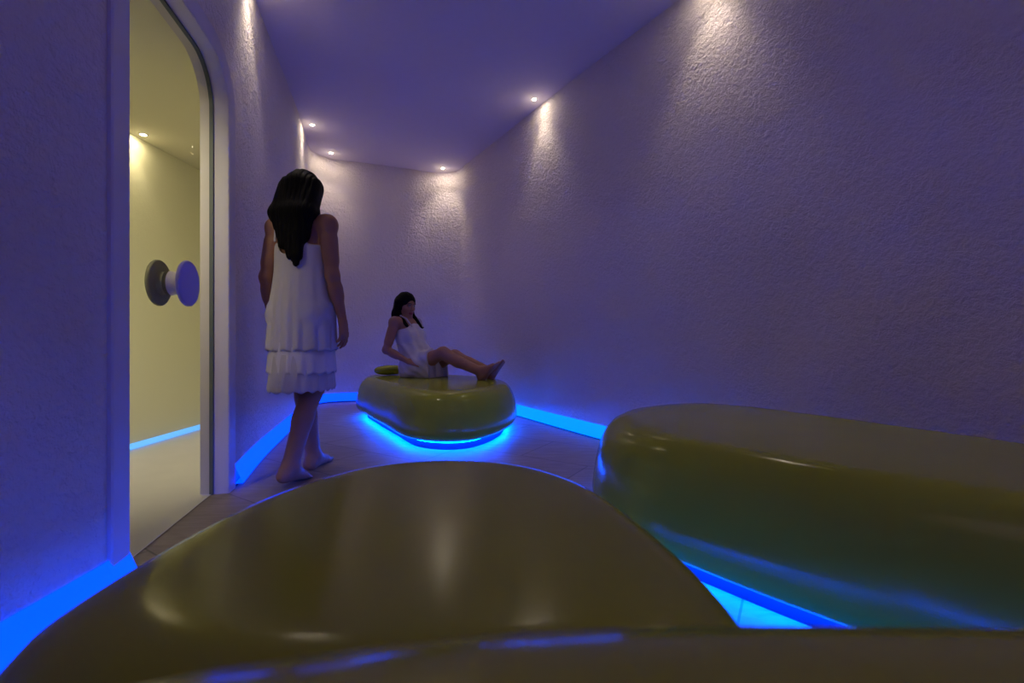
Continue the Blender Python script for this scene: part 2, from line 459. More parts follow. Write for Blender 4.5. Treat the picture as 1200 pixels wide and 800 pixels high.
# ------------------------------------------------------------------ lounge beds
def resample(P, n):
    Q = np.vstack([P, P[:1]]); s = np.concatenate([[0], np.cumsum(np.linalg.norm(np.diff(Q, axis=0), axis=1))])
    t = np.linspace(0, s[-1], n, endpoint=False)
    return np.stack([np.interp(t, s, Q[:, 0]), np.interp(t, s, Q[:, 1])], 1)
def inset(P, d, rounds=3):
    """inward offset with light smoothing"""
    T = np.roll(P, -1, 0) - np.roll(P, 1, 0); T /= np.linalg.norm(T, axis=1)[:, None]
    Nn = np.stack([-T[:, 1], T[:, 0]], 1)
    area2 = np.sum(P[:, 0] * np.roll(P[:, 1], -1) - np.roll(P[:, 0], -1) * P[:, 1])
    if area2 < 0: Nn = -Nn
    for _ in range(12): Nn = (np.roll(Nn, 1, 0) + 2 * Nn + np.roll(Nn, -1, 0)) / 4
    Nn /= np.linalg.norm(Nn, axis=1)[:, None]
    return P + Nn * d
PROFILE = [(0.190, 0.060), (0.140, 0.057), (0.090, 0.058), (0.055, 0.063), (0.028, 0.074), (0.010, 0.092), (0.001, 0.115), (0.0, 0.135), (0.004, 0.170), (0.011, 0.210),
           (0.021, 0.255), (0.036, 0.297), (0.055, 0.331), (0.080, 0.358), (0.108, 0.3735), (0.140, 0.3815), (0.170, 0.3845), (0.190, 0.3849), (0.21, 0.385)]
def bed(points, ztop, label, group=None, name='lounge_bed', led=M_LEDB):
    P = resample(dense(points, 0.02, True), 160)
    c = P.mean(0); root = empty(name, (c[0], c[1], 0)); n = len(P)
    tag(root, label, 'lounge bed', group)
    k = ztop / 0.385
    P84 = inset(P, 0.084); c84 = P84.mean(0); R84 = np.linalg.norm(P84 - c84, axis=1).mean()
    off = lambda d: inset(P, d) if d <= 0.084 else c84 + (P84 - c84) * (1 - (d - 0.084) / R84)
    rings = [(off(d), z * k if z > 0.1 else z) for d, z in PROFILE]
    last, zl = rings[-1]
    cc = last.mean(0)
    for s in (0.82, 0.6, 0.4, 0.2, 0.07):
        rings.append((cc + (last - cc) * s, zl + (ztop - zl) * (1 - s ** 2)))
    V = [(q[0], q[1], z) for r, z in rings for q in r]; F = []
    for i in range(len(rings) - 1):
        for j in range(n): F.append((i * n + j, i * n + (j + 1) % n, (i + 1) * n + (j + 1) % n, (i + 1) * n + j))
    F.append(tuple(range(n))[::-1]); m = len(rings) - 1
    F.append(tuple(range(m * n, m * n + n)))
    o = link('bed_body', mesh_np('bed_body', V, F), M_GREEN, root); autosmooth(o, 60)
    def wall(nm, d, z0, z1, mat):
        r = inset(P, d)
        V = [(q[0], q[1], z0) for q in r] + [(q[0], q[1], z1) for q in r]
        link(nm, mesh_np(nm, V, [(j, (j + 1) % n, n + (j + 1) % n, n + j) for j in range(n)]), mat, root)
    wall('plinth', 0.105, 0.0, 0.058, M_PLINTH)
    ra, rb = inset(P, 0.074), inset(P, 0.100)
    V = [(q[0], q[1], 0.057) for q in ra] + [(q[0], q[1], 0.047) for q in rb] + [(q[0], q[1], 0.0585) for q in rb]
    link('light_strip', mesh_np('light_strip', V, [(a * n + j, a * n + (j + 1) % n, (a + 1) * n + (j + 1) % n, (a + 1) * n + j) for a in (0, 1) for j in range(n)]), led, root)
    return root

bed([(-.47, 2.93), (-.70, 3.03), (-1.00, 3.48), (-1.27, 3.92), (-1.48, 4.33), (-1.43, 4.68), (-1.08, 4.80), (-.60, 4.62), (-.16, 4.34), (.02, 3.97), (.02, 3.52), (-.10, 3.16), (-.26, 2.97)],
    0.3835, 'olive green pebble-shaped bed at the far end, carrying the seated woman')
bed([(-.19, 1.42), (.06, 1.365), (.24, 1.18), (.335, .90), (.37, .62), (.33, .44), (.15, .39), (-.20, .38), (-.50, .40), (-.65, .50), (-.685, .74), (-.62, 1.10), (-.45, 1.34)],
    0.407, 'olive green rounded bed in the middle foreground, in front of the walking woman')
T = np.array([.508, -.861]); Nn = np.array([.861, .508])
def tn(t, n): return tuple(T * t + Nn * n)
bed([tn(-1.69, 1.78), tn(-1.66, 1.55), tn(-1.52, 1.31), tn(-1.30, 1.14), tn(-1.08, 1.09), tn(-.85, 1.115), tn(-.5, 1.19), tn(-.1, 1.33), tn(.2, 1.47), tn(.36, 1.68), tn(.34, 1.98), tn(.12, 2.16), tn(-.4, 2.20), tn(-1.0, 2.205), tn(-1.4, 2.17), tn(-1.62, 2.04)],
    0.425, 'long olive green rounded bed against the right wall')
bed([(-.38, .08), (-.275, .262), (-.06, .335), (.33, .343), (.68, .330), (.86, .17), (.90, -.2), (.88, -.9), (.75, -1.4), (.30, -1.52), (-.15, -1.40), (-.34, -.9), (-.40, -.2)],
    0.618, 'dark olive green bed closest to the camera along the bottom edge')

# headrest cushion on the far bed
def cushion(loc, ang, a, b, h):
    V = []; F = []; nu, nv = 36, 16
    sp = lambda c, e: math.copysign(abs(c) ** e, c)
    for i in range(nv + 1):
        ph = -PI / 2 + PI * i / nv
        for j in range(nu):
            th = 2 * PI * j / nu
            x = a * sp(math.cos(ph), .75) * sp(math.cos(th), .7); y = b * sp(math.cos(ph), .75) * sp(math.sin(th), .7); z = h * sp(math.sin(ph), .9)
            V.append((loc[0] + x * math.cos(ang) - y * math.sin(ang), loc[1] + x * math.sin(ang) + y * math.cos(ang), loc[2] + z))
    for i in range(nv):
        for j in range(nu): F.append((i * nu + j, i * nu + (j + 1) % nu, (i + 1) * nu + (j + 1) % nu, (i + 1) * nu + j))
    return link('headrest_cushion', mesh_np('headrest_cushion', V, F), M_GREEN)
cu = cushion((-1.19, 4.42, 0.385 + 0.048), math.radians(50), 0.15, 0.085, 0.046)
tag(cu, 'small olive green headrest cushion lying on the far bed behind the seated woman', 'cushion')

# ------------------------------------------------------------------ figures: smooth signed distance modelling
def vec(*a): return np.array(a, float)
def unit(v): v = np.asarray(v, float); return v / np.linalg.norm(v)
def smin(a, b, k):
    h = np.clip(0.5 + 0.5 * (b - a) / k, 0, 1)
    return b + (a - b) * h - k * h * (1 - h)
class Cone:
    def __init__(s, a, b, ra, rb, k=0.02): s.a, s.b, s.ra, s.rb, s.k = vec(*a), vec(*b), ra, rb, k
    def box(s): r = max(s.ra, s.rb); return np.minimum(s.a, s.b) - r, np.maximum(s.a, s.b) + r
    def d(s, X, Y, Z):
        ab = s.b - s.a; L2 = ab @ ab
        t = np.clip(((X - s.a[0]) * ab[0] + (Y - s.a[1]) * ab[1] + (Z - s.a[2]) * ab[2]) / L2, 0, 1)
        return np.sqrt((X - s.a[0] - ab[0] * t) ** 2 + (Y - s.a[1] - ab[1] * t) ** 2 + (Z - s.a[2] - ab[2] * t) ** 2) - (s.ra + (s.rb - s.ra) * t)
class Ell:
    def __init__(s, c, r, fr, k=0.02, sub=False): s.c, s.r, s.fr, s.k, s.sub = vec(*c), r, fr, k, sub     # fr = (l, f, u)
    def box(s): R = max(s.r); return s.c - R, s.c + R
    def d(s, X, Y, Z):
        X, Y, Z = X - s.c[0], Y - s.c[1], Z - s.c[2]
        k0 = 0; k1 = 0
        for ax, r in zip(s.fr, s.r):
            q = X * ax[0] + Y * ax[1] + Z * ax[2]
            k0 = k0 + (q / r) ** 2; k1 = k1 + (q / (r * r)) ** 2
        k0 = np.sqrt(k0); k1 = np.sqrt(k1)
        return np.where(k1 > 1e-6, k0 * (k0 - 1) / np.maximum(k1, 1e-6), -min(s.r))
class Grid:
    def __init__(s, lo, hi, h):
        s.lo = np.asarray(lo, float); s.h = h
        s.n = np.ceil((np.asarray(hi) - s.lo) / h).astype(int) + 1
        s.f = np.full(s.n, 0.08, np.float32)
    def block(s, lo, hi):
        a = np.clip(np.floor((lo - s.lo) / s.h).astype(int), 0, s.n); b = np.clip(np.ceil((hi - s.lo) / s.h).astype(int) + 1, 0, s.n)
        ax = [(s.lo[i] + s.h * np.arange(a[i], b[i])) for i in range(3)]
        sl = tuple(slice(a[i], b[i]) for i in range(3))
        return sl, ax[0][:, None, None], ax[1][None, :, None], ax[2][None, None, :]
    def add(s, prims, kjoin=None):
        """a group: blended inside itself, then joined to the grid with kjoin"""
        if kjoin is None: g = s
        else:
            los, his = zip(*[p.box() for p in prims])
            lo = np.maximum(np.min(los, 0) - 0.06, s.lo); hi = np.minimum(np.max(his, 0) + 0.06, s.lo + (s.n - 1) * s.h)
            sl, X, Y, Z = s.block(lo, hi)
            g = Grid.__new__(Grid); g.h = s.h; g.lo = np.array([X.flat[0], Y.flat[0], Z.flat[0]]); g.n = np.array([X.size, Y.size, Z.size]); g.f = np.full(g.n, 0.08, np.float32)
        for p in prims:
            lo, hi = p.box(); pad = 0.03 + p.k
            b, X, Y, Z = g.block(lo - pad, hi + pad)
            if 0 in g.f[b].shape: continue
            d = p.d(X, Y, Z)
            g.f[b] = -smin(-g.f[b], d, p.k) if getattr(p, 'sub', False) else smin(g.f[b], d, p.k)
        if kjoin is not None: s.f[sl] = smin(s.f[sl], g.f, kjoin)
    def coords(s): return s.block(s.lo, s.lo + (s.n - 1) * s.h)[1:]
    def mesh(s, name):
        f = s.f; n = s.n; ins = f < 0
        cnt = np.zeros(n - 1, np.int8)
        for dx in (0, 1):
            for dy in (0, 1):
                for dz in (0, 1): cnt += ins[dx:n[0] - 1 + dx, dy:n[1] - 1 + dy, dz:n[2] - 1 + dz]
        act = np.argwhere((cnt > 0) & (cnt < 8))
        idx = np.full(n - 1, -1, np.int64); idx[tuple(act.T)] = np.arange(len(act))
        acc = np.zeros((len(act), 3)); num = np.zeros(len(act))
        for ax in range(3):
            o1, o2 = [a for a in range(3) if a != ax]
            for i in (0, 1):
                for j in (0, 1):
                    p = act.copy(); p[:, o1] += i; p[:, o2] += j
                    q = p.copy(); q[:, ax] += 1
                    a = f[tuple(p.T)]; b = f[tuple(q.T)]
                    m = (a < 0) != (b < 0); t = np.where(m, a / np.where(m, a - b, 1), 0)
                    pos = p.astype(float); pos[:, ax] += t
                    acc[m] += pos[m]; num[m] += 1
        V = s.lo + s.h * acc / num[:, None]
        quads = []
        for ax in range(3):
            o1, o2 = (ax + 1) % 3, (ax + 2) % 3
            a = [slice(None)] * 3; b = [slice(None)] * 3; a[ax] = slice(0, n[ax] - 1); b[ax] = slice(1, n[ax])
            A = ins[tuple(a)]; B = ins[tuple(b)]
            e = np.argwhere(A != B)
            e = e[(e[:, o1] > 0) & (e[:, o2] > 0) & (e[:, o1] < n[o1] - 1) & (e[:, o2] < n[o2] - 1)]
            flip = A[tuple(e.T)]
            def cell(i, j):
                c = e.copy(); c[:, o1] -= i; c[:, o2] -= j
                return idx[tuple(c.T)]
            q = np.stack([cell(1, 1), cell(0, 1), cell(0, 0), cell(1, 0)], 1)
            q[~flip] = q[~flip][:, ::-1]
            quads.append(q)
        Q = np.concatenate(quads); Q = Q[(Q >= 0).all(1)]
        me = bpy.data.meshes.new(name)
        me.vertices.add(len(V)); me.vertices.foreach_set('co', V.ravel())
        me.loops.add(len(Q) * 4); me.loops.foreach_set('vertex_index', Q.ravel().astype(np.int32))
        me.polygons.add(len(Q)); me.polygons.foreach_set('loop_start', np.arange(0, len(Q) * 4, 4, dtype=np.int32))
        me.update(calc_edges=True); me.validate()
        return me, V

def hand(w, d, n, t, curl=(0.25, 0.35, 0.3), s=1.0):
    """w wrist, d towards the fingers, n palm side, t thumb side"""
    d, n, t = unit(d), unit(n), unit(t); out = []
    offs = (0.027, 0.0095, -0.0085, -0.025); kn = (0.088, 0.092, 0.088, 0.080); ln = (0.068, 0.076, 0.070, 0.054)
    for i in range(4):
        a = w + t * offs[i] * 0.55 * s + d * 0.012 * s; b = w + d * kn[i] * s + t * offs[i] * s
        out.append(Cone(a, b, 0.0155 * s, 0.0105 * s, 0.012))
    out.append(Cone(w + t * 0.014 * s + d * 0.02 * s + n * 0.004, w + d * 0.05 * s + t * 0.024 * s + n * 0.006, 0.017 * s, 0.012 * s, 0.012))
    for i in range(4):
        p = w + d * kn[i] * s + t * offs[i] * s; dd = unit(d + t * offs[i] * 2.0); ang = 0
        for j, fr in enumerate((0.45, 0.31, 0.24)):
            ang += curl[j] * (1 + 0.12 * i)
            q = p + (dd * math.cos(ang) + n * math.sin(ang)) * ln[i] * fr * s
            r = (0.0086, 0.0078, 0.0070, 0.0060)
            out.append(Cone(p, q, r[j] * s, r[j + 1] * s, 0.004)); p = q
    p = w + d * 0.026 * s + t * 0.026 * s; dd = unit(d * 0.75 + t * 0.6 + n * 0.3)
    for L, r1, r2, bend in ((0.036, .012, .0098, 0), (0.028, .0098, .0086, .25), (0.022, .0086, .007, .2)):
        dd = unit(dd + d * bend); q = p + dd * L * s
        out.append(Cone(p, q, r1 * s, r2 * s, 0.006)); p = q
    return out

def foot(ankle, toe, up, side, s=1.0):
    """toe: unit direction heel to toes, up: out of the instep, side: towards the big toe"""
    toe, up, side = unit(toe), unit(up), unit(side)
    heel = ankle - toe * 0.030 * s - up * 0.040 * s; ball = ankle + toe * 0.115 * s - up * 0.048 * s
    o = [Cone(heel, heel + up * 0.025 * s, 0.028 * s, 0.026 * s, 0.02), Cone(ankle, ankle - up * 0.02 * s, 0.035 * s, 0.033 * s, 0.03),
         Cone(heel, ball + side * 0.016 * s, 0.026 * s, 0.020 * s, 0.03), Cone(heel, ball - side * 0.022 * s, 0.026 * s, 0.017 * s, 0.03),
         Cone(ankle + toe * 0.02 * s, ball + side * 0.008 * s + up * 0.006 * s, 0.033 * s, 0.018 * s, 0.03)]
    for i, (of, L, r) in enumerate(((0.027, .050, .0115), (0.010, .047, .0085), (-0.004, .042, .008), (-0.017, .036, .0076), (-0.030, .028, .0072))):
        b = ball + side * of * s - up * 0.004 * s
        o.append(Cone(b, b + toe * L * s - up * 0.003 * s, r * 1.15 * s, r * s, 0.006))
    return o

def head_prims(c, fr):
    l, f, u = fr
    E = lambda dl, df, du, r, k=0.02, sub=False: Ell(c + l * dl + f * df + u * du, r, fr, k, sub)
    o = [E(0, -.010, .034, (.073, .092, .084)), E(0, .030, -.030, (.055, .058, .076), .03), Cone(c + f * .060 - u * .094, c + f * .066 - u * .092, .019, .016, .02)]
    for s in (1, -1):
        o += [E(s * .040, .048, -.022, (.022, .024, .022), .02), Cone(c + l * s * .048 - f * .012 - u * .05, c + l * s * .018 + f * .055 - u * .093, .016, .014, .025),
              E(s * .0735, -.008, -.006, (.010, .020, .032), .006)]
    for s in (1, -1): o.append(E(s * .030, .100, .004, (.017, .018, .011), .012, True))
    o += [Cone(c + f * .083 + u * .014, c + f * .104 - u * .032, .0075, .0105, .012), E(.010, .092, -.036, (.009, .010, .008), .008), E(-.010, .092, -.036, (.009, .010, .008), .008)]
    for s in (1, -1): o.append(E(s * .030, .072, .004, (.0135, .0135, .0125), .003))
    o += [Cone(c + l * .044 + f * .078 + u * .024, c + l * .012 + f * .090 + u * .022, .006, .006, .012), Cone(c - l * .044 + f * .078 + u * .024, c - l * .012 + f * .090 + u * .022, .006, .006, .012)]
    o += [E(0, .083, -.060, (.021, .009, .0055), .005), E(0, .082, -.070, (.018, .009, .006), .005)]
    return o

def make_person(name, J, h=0.0034, ground=None):
    """J: joint dictionary in world space"""
    pl, pf, pu = J['pelvis_fr']; cl, cf, cu_ = J['chest_fr']; hfr = J['head_fr']
    pc, wc, cc, nb, hc = (J[k] for k in ('pelvis', 'waist', 'chest', 'neck', 'head'))
    torso = [Ell(pc, (.160, .100, .110), J['pelvis_fr'], .05), Ell(wc, (.118, .086, .125), J['chest_fr'], .05), Ell(cc, (.136, .098, .165), J['chest_fr'], .05),
             Ell(pc + pl * .072 - pf * .048 - pu * .045, (.082, .072, .085), J['pelvis_fr'], .035), Ell(pc - pl * .072 - pf * .048 - pu * .045, (.082, .072, .085), J['pelvis_fr'], .035),
             Ell(pc + (wc - pc) * .5 + pf * .03, (.11, .07, .10), J['pelvis_fr'], .04)]
    for s in (1, -1):
        torso.append(Ell(cc + cl * s * .066 + cf * .080 - cu_ * .010, (.050, .046, .050), J['chest_fr'], .03))
    for S in ('l', 'r'):
        sh = J['sh_' + S]
        torso += [Cone(cc + cu_ * .11, sh - cu_ * .005, .055, .044, .04), Cone(nb - cu_ * .005, sh + cu_ * .012, .038, .030, .035), Ell(sh, (.046, .048, .050), J['chest_fr'], .03)]
    hn = hc - hfr[2] * .05 - hfr[1] * .022
    torso += [Cone(nb - cu_ * .03, hn, .054, .047, .03)]
    allp = [(torso, None), (head_prims(hc, hfr), .022)]
    for S in ('l', 'r'):
        sh, el, wr = J['sh_' + S], J['el_' + S], J['wr_' + S]
        arm = [Cone(sh, el, .043, .034, .02), Cone(sh + (el - sh) * .3, sh + (el - sh) * .7, .041, .038, .02), Cone(el, el + (wr - el) * .45, .036, .033, .02), Cone(el + (wr - el) * .3, wr, .034, .0225, .02)]
        arm += hand(wr, *J['hand_' + S])
        allp.append((arm, .020))
        hp, kn, an = J['hip_' + S], J['kn_' + S], J['an_' + S]
        back_ = J['calf_' + S]
        leg = [Cone(hp, hp + (kn - hp) * .55, .085, .068, .03), Cone(hp + (kn - hp) * .4, kn, .072, .050, .03), Cone(kn, kn + (an - kn) * .1, .050, .047, .03),
               Cone(kn, an, .047, .033, .03), Cone(kn + (an - kn) * .18 + back_ * .016, kn + (an - kn) * .42 + back_ * .014, .046, .044, .03), Cone(kn + (an - kn) * .4 + back_ * .01, an, .044, .031, .03)]
        leg += foot(an, *J['foot_' + S])
        allp.append((leg, .02))
    bx = [p.box() for g, _ in allp for p in g]
    lo = np.min([b[0] for b in bx], 0) - .02; hi = np.max([b[1] for b in bx], 0) + .02
    g = Grid(lo, hi, h)
    for prims, kj in allp: g.add(prims, kj)
    if ground is not None:
        X, Y, Z = g.coords(); g.f = np.maximum(g.f, (ground - Z).astype(np.float32))
    me, V = g.mesh(name)
    # tint: skin, lips, brows, eyes, nails
    skin = np.array(J.get('skin', (0.50, 0.27, 0.17)))
    col = np.tile(np.append(skin, 1.0), (len(V), 1))
    q = V - hc; ql, qf, qu = q @ hfr[0], q @ hfr[1], q @ hfr[2]
    front = qf > .05
    m = front & (np.abs(ql) < .023) & (np.abs(qu + .065) < .011 * np.sqrt(np.clip(1 - (ql / .024) ** 2, 0, 1)) + .001); col[m, :3] = (0.33, 0.07, 0.07)
    for s in (1, -1):
        m = front & (np.abs(qu - .026 + (ql - s * .03) ** 2 * 8) < .004) & (np.abs(ql - s * .030) < .019); col[m, :3] = (0.02, 0.012, 0.01)
        e = np.sqrt((ql - s * .030) ** 2 + ((qu - .004) * 1.7) ** 2)
        m = (qf > .074) & (e < .012); col[m, :3] = (0.55, 0.52, 0.5)
        m = (qf > .076) & (np.sqrt((ql - s * .030) ** 2 + (qu - .004) ** 2) < .0062); col[m, :3] = (0.015, 0.01, 0.008)
        m = (qf > .066) & (np.abs(e - .0125) < .0022) & (qu > .004); col[m, :3] = (0.02, 0.012, 0.01)
    at = me.attributes.new('tint', 'FLOAT_COLOR', 'POINT'); at.data.foreach_set('color', col.astype(np.float32).ravel())
    o = link(name, me, M_SKIN)
    return o, g, torso, allp

def sdf_mesh(name, groups, h, post=None):
    bx = [p.box() for g, _ in groups for p in g]
    lo = np.min([b[0] for b in bx], 0) - .035; hi = np.max([b[1] for b in bx], 0) + .035
    g = Grid(lo, hi, h)
    for prims, kj in groups: g.add(prims, kj)
    if post: g.f = post(g.f, *g.coords()).astype(np.float32)
    return g.mesh(name)

Zup = vec(0, 0, 1)
# ---- walking woman, seen from behind
F = unit(vec(.22, .97, 0)); L = vec(-F[1], F[0], 0)
base = vec(-1.132, 2.46, 0)
def W(l, f, z): return base + L * l + F * f + Zup * z
hf = unit(vec(.10, .98, -.12)); hl = unit(np.cross(Zup, hf)); hu = np.cross(hf, hl); hl = np.cross(hu, hf)
hl = -hl if hl @ L < 0 else hl
fr0 = (L, F, Zup)
J = dict(pelvis=W(0, 0, .915), pelvis_fr=fr0, waist=W(0, .008, 1.055), chest=W(0, .005, 1.215), chest_fr=fr0, neck=W(0, -.015, 1.395), head=W(0, .02, 1.520), head_fr=(hl, hf, hu))
J.update(sh_l=W(.160, -.01, 1.345), sh_r=W(-.160, -.01, 1.345), el_l=W(.197, -.035, 1.075), el_r=W(-.195, -.02, 1.075), wr_l=W(.215, .03, .845), wr_r=W(-.212, .045, .845))
J.update(hand_l=(unit(vec(*( -Zup + F * .15))), -L, F, (.22, .32, .28)), hand_r=(unit(-Zup + F * .15), L, F, (.22, .32, .28)))
J.update(hip_l=W(.082, 0, .875), hip_r=W(-.082, 0, .875), kn_l=W(.060, .095, .475), kn_r=W(-.050, .02, .475), an_l=W(.045, .150, .069), an_r=W(-.040, -.150, .094))
J.update(calf_l=-F, calf_r=-F)
tr = unit(F - Zup * .22); J.update(foot_l=(unit(F + L * .12), Zup, -L), foot_r=(tr, unit(Zup + F * .22), L))
J['skin'] = (0.36, 0.17, 0.11)
walker, gW, torsoW, partsW = make_person('person', J)
tag(walker, 'barefoot woman seen from behind in a white tiered dress, walking past the glass door', 'person')

# dress: rings around the body, pushed clear of it
def body_radius(grid_groups, ax_fn, zs, ths):
    pass
def loft_dress(name, ztop_fn, zbot, prof, mat, parent, folds, amp, gz=40, gt=160, clear=.010):
    legs = [p for g, _ in partsW[0:1] for p in g] + [p for g, _ in (partsW[3], partsW[5]) for p in g[:6]]
    ths = np.linspace(0, 2 * PI, gt, endpoint=False)
    V = np.zeros((gz + 1, gt, 3))
    ztop = np.array([ztop_fn(t) for t in ths])
    ph = random.random() * 6
    for i in range(gz + 1):
        v = i / gz; z = ztop + (zbot - ztop) * v
        rl = np.interp(z, prof[0], prof[1]); rf = np.interp(z, prof[0], prof[2])
        base_r = 1 / np.sqrt((np.cos(ths) / rl) ** 2 + (np.sin(ths) / rf) ** 2)
        fold = amp * v ** 1.3 * (np.sin(folds * ths + ph + 0.6 * np.sin(3 * ths)) + .5 * np.sin((folds * 1.7 // 1) * ths + 2 * ph))
        r = base_r + fold
        dl, df = np.cos(ths), np.sin(ths)
        need = np.zeros(gt); cx = base[0]; cy = base[1]
        rr = np.arange(0.02, .34, .006)
        px = cx + (L[0] * dl + F[0] * df)[:, None] * rr; py = cy + (L[1] * dl + F[1] * df)[:, None] * rr; pz = z[:, None] + 0 * rr
        d = np.full(px.shape, 1.0)
        for p in legs: d = smin(d, p.d(px, py, pz), .03)
        ins = d < clear
        need = np.where(ins.any(1), rr[np.maximum(0, ins.shape[1] - 1 - np.argmax(ins[:, ::-1], 1))] + .006, 0)
        r = np.maximum(r, need)
        V[i, :, 0] = cx + (L[0] * dl + F[0] * df) * r; V[i, :, 1] = cy + (L[1] * dl + F[1] * df) * r; V[i, :, 2] = z + (0.006 * np.sin(folds * ths + ph) * v)
    # smooth around
    for _ in range(2): V[:, :, :2] = (np.roll(V, 1, 1) + 2 * V + np.roll(V, -1, 1))[:, :, :2] / 4
    vv = V.reshape(-1, 3); FF = []
    for i in range(gz):
        for j in range(gt): FF.append((i * gt + j, i * gt + (j + 1) % gt, (i + 1) * gt + (j + 1) % gt, (i + 1) * gt + j))
    o = link(name, mesh_np(name, vv, FF), mat, parent)
    sm = o.modifiers.new('cloth_thickness', 'SOLIDIFY'); sm.thickness = .003; sm.offset = 1
    return o
def neckline(t):      # t=0 left side, pi/2 front, pi right side, -pi/2 back
    s = math.sin(t); c = abs(math.cos(t))
    z = 1.235 + .03 * c
    if s > 0: z = 1.235 + .055 * s ** 2
    else: z = 1.235 - .055 * (-s) ** 3
    z += .035 * math.exp(-((c - .62) / .16) ** 2)
    return z
zs = [.40, .68, .80, .90, 1.00, 1.10, 1.20, 1.30]
dress = loft_dress('dress', neckline, .680, (zs, [.20, .178, .176, .176, .160, .148, .145, .14], [.2, .160, .150, .145, .130, .118, .118, .11]), M_DRESS, walker, 15, .008)
loft_dress('skirt_tier', lambda t: .76, .560, ([.5, .80], [.168, .160], [.175, .140]), M_TIER, dress, 17, .006, 16)
loft_dress('underskirt_tier', lambda t: .66, .468, ([.45, .70], [.150, .150], [.190, .150]), M_DRESS, dress, 19, .006, 14)
def strap(parent, pts, r=.0065):
    pr = [Cone(pts[i], pts[i + 1], r, r, .006) for i in range(len(pts) - 1)]
    me, _ = sdf_mesh('strap', [(pr, None)], .003)
    return link('strap', me, M_DRESS, parent)
for s in (1, -1):
    strap(dress, [W(s * .085, .118, 1.268), W(s * .098, .090, 1.34), W(s * .102, .030, 1.402), W(s * .102, -.035, 1.405), W(s * .096, -.085, 1.345), W(s * .078, -.113, 1.25)])

# long hair
hc = J['head']
def striate(f, X, Y, Z, ax, c, fr=210, amp=.0016):
    q = (X - c[0]) * ax[0] + (Y - c[1]) * ax[1] + (Z - c[2]) * ax[2]
    return f + amp * np.sin(q * fr + 2.5 * np.sin(Z * 9 + q * 12)) + amp * .6 * np.sin(q * fr * 2.3 + 1.5 * np.sin(Z * 14))
H = lambda l, f, u: hc + hl * l + hf * f + hu * u
mass = [Ell(H(0, -.014, .040), (.086, .103, .094), (hl, hf, hu), .03)]
for (l0, l1, z1, r0, r1, f1) in ((-.07, -.075, 1.25, .040, .020, -.100), (-.04, -.070, 1.17, .046, .020, -.125), (0, -.065, 1.125, .050, .013, -.130), (.04, -.025, 1.165, .046, .018, -.128), (.07, .030, 1.225, .042, .020, -.115), (.085, .062, 1.30, .032, .016, -.085), (-.085, -.082, 1.27, .040, .016, -.080), (-.080, -.075, 1.33, .034, .020, -.02), (.080, .075, 1.34, .030, .018, -.02)):
    mid = W(l0 * 1.06, -.088 if f1 < -.05 else -.035, 1.40)
    mass += [Cone(H(l0 * .86, -.055 if f1 < -.05 else -.01, .03), mid, r0, r0 * .95, .03), Cone(mid, W(l1, f1, z1), r0 * .95, r1, .025)]
for k in range(9):
    l = -.065 + .0125 * k + random.uniform(-.004, .004); z = 1.115 + abs(k - 3) * .016 + random.uniform(-.012, .014)
    mass.append(Cone(W(l * .9 - .01, -.120, z + .13), W(l * .75 - .035, -.130, z), .016, .003, .012))
me, _ = sdf_mesh('hair', [(mass, None)], .0036, lambda f, X, Y, Z: np.maximum(striate(f, X, Y, Z, hl, hc), -Ell(H(0, .085, -.030), (.058, .070, .085), (hl, hf, hu)).d(X, Y, Z)))
link('hair', me, M_HAIR, walker)

# ---- seated woman on the far bed
BZ = 0.385
F = unit(vec(.90, -.43, 0)); L = vec(-F[1], F[0], 0)
base = vec(-.895, 4.26, 0)
def S(l, f, z): return base + L * l + F * f + Zup * z
pu = unit(Zup - F * .30); pf = unit(F + Zup * .30); cu2 = unit(Zup - F * .16); cf2 = unit(F + Zup * .16)
hf = unit(vec(.80, -.60, -.12)); hl = unit(np.cross(Zup, hf)); hu = np.cross(hf, hl)
J = dict(pelvis=S(0, 0, BZ + .105), pelvis_fr=(L, pf, pu), waist=S(0, -.045, BZ + .235), chest=S(0, -.085, BZ + .375), chest_fr=(L, cf2, cu2), neck=S(0, -.135, BZ + .545), head=S(0, -.120, BZ + .662), head_fr=(hl, hf, hu))
J.update(sh_l=S(.160, -.125, BZ + .500), sh_r=S(-.160, -.125, BZ + .500), el_l=S(.225, -.17, BZ + .265), el_r=S(-.235, -.155, BZ + .250), wr_l=S(.20, -.02, BZ + .09), wr_r=S(-.185, .045, BZ + .150))
J.update(hand_l=(unit(F * .9 + L * .2 - Zup * .15), unit(-Zup), -L, (.1, .15, .12)), hand_r=(unit(F * .93 + L * .30 - Zup * .16), unit(-Zup * .7 + L * .7), unit(L * .7 + Zup * .7), (.2, .3, .25)))
J.update(hip_l=S(.082, .02, BZ + .095), hip_r=S(-.082, .02, BZ + .095), kn_l=S(.075, .375, BZ + .195), kn_r=S(-.075, .350, BZ + .225), an_l=S(.055, .745, BZ + .068), an_r=S(-.060, .725, BZ + .068))
J.update(calf_l=-Zup, calf_r=unit(-Zup - F * .3))
tf = unit(F * .62 + Zup * .78); J.update(foot_l=(tf, unit(-F * .78 + Zup * .62), -L), foot_r=(unit(F * .70 + Zup * .71), unit(-F * .71 + Zup * .70), L))
J['skin'] = (0.38, 0.18, 0.12)
sitter, gS, torsoS, partsS = make_person('person', J, .0034, ground=BZ - .0002)
tag(sitter, 'dark-haired woman in white sitting on the far green bed with legs stretched out', 'person')

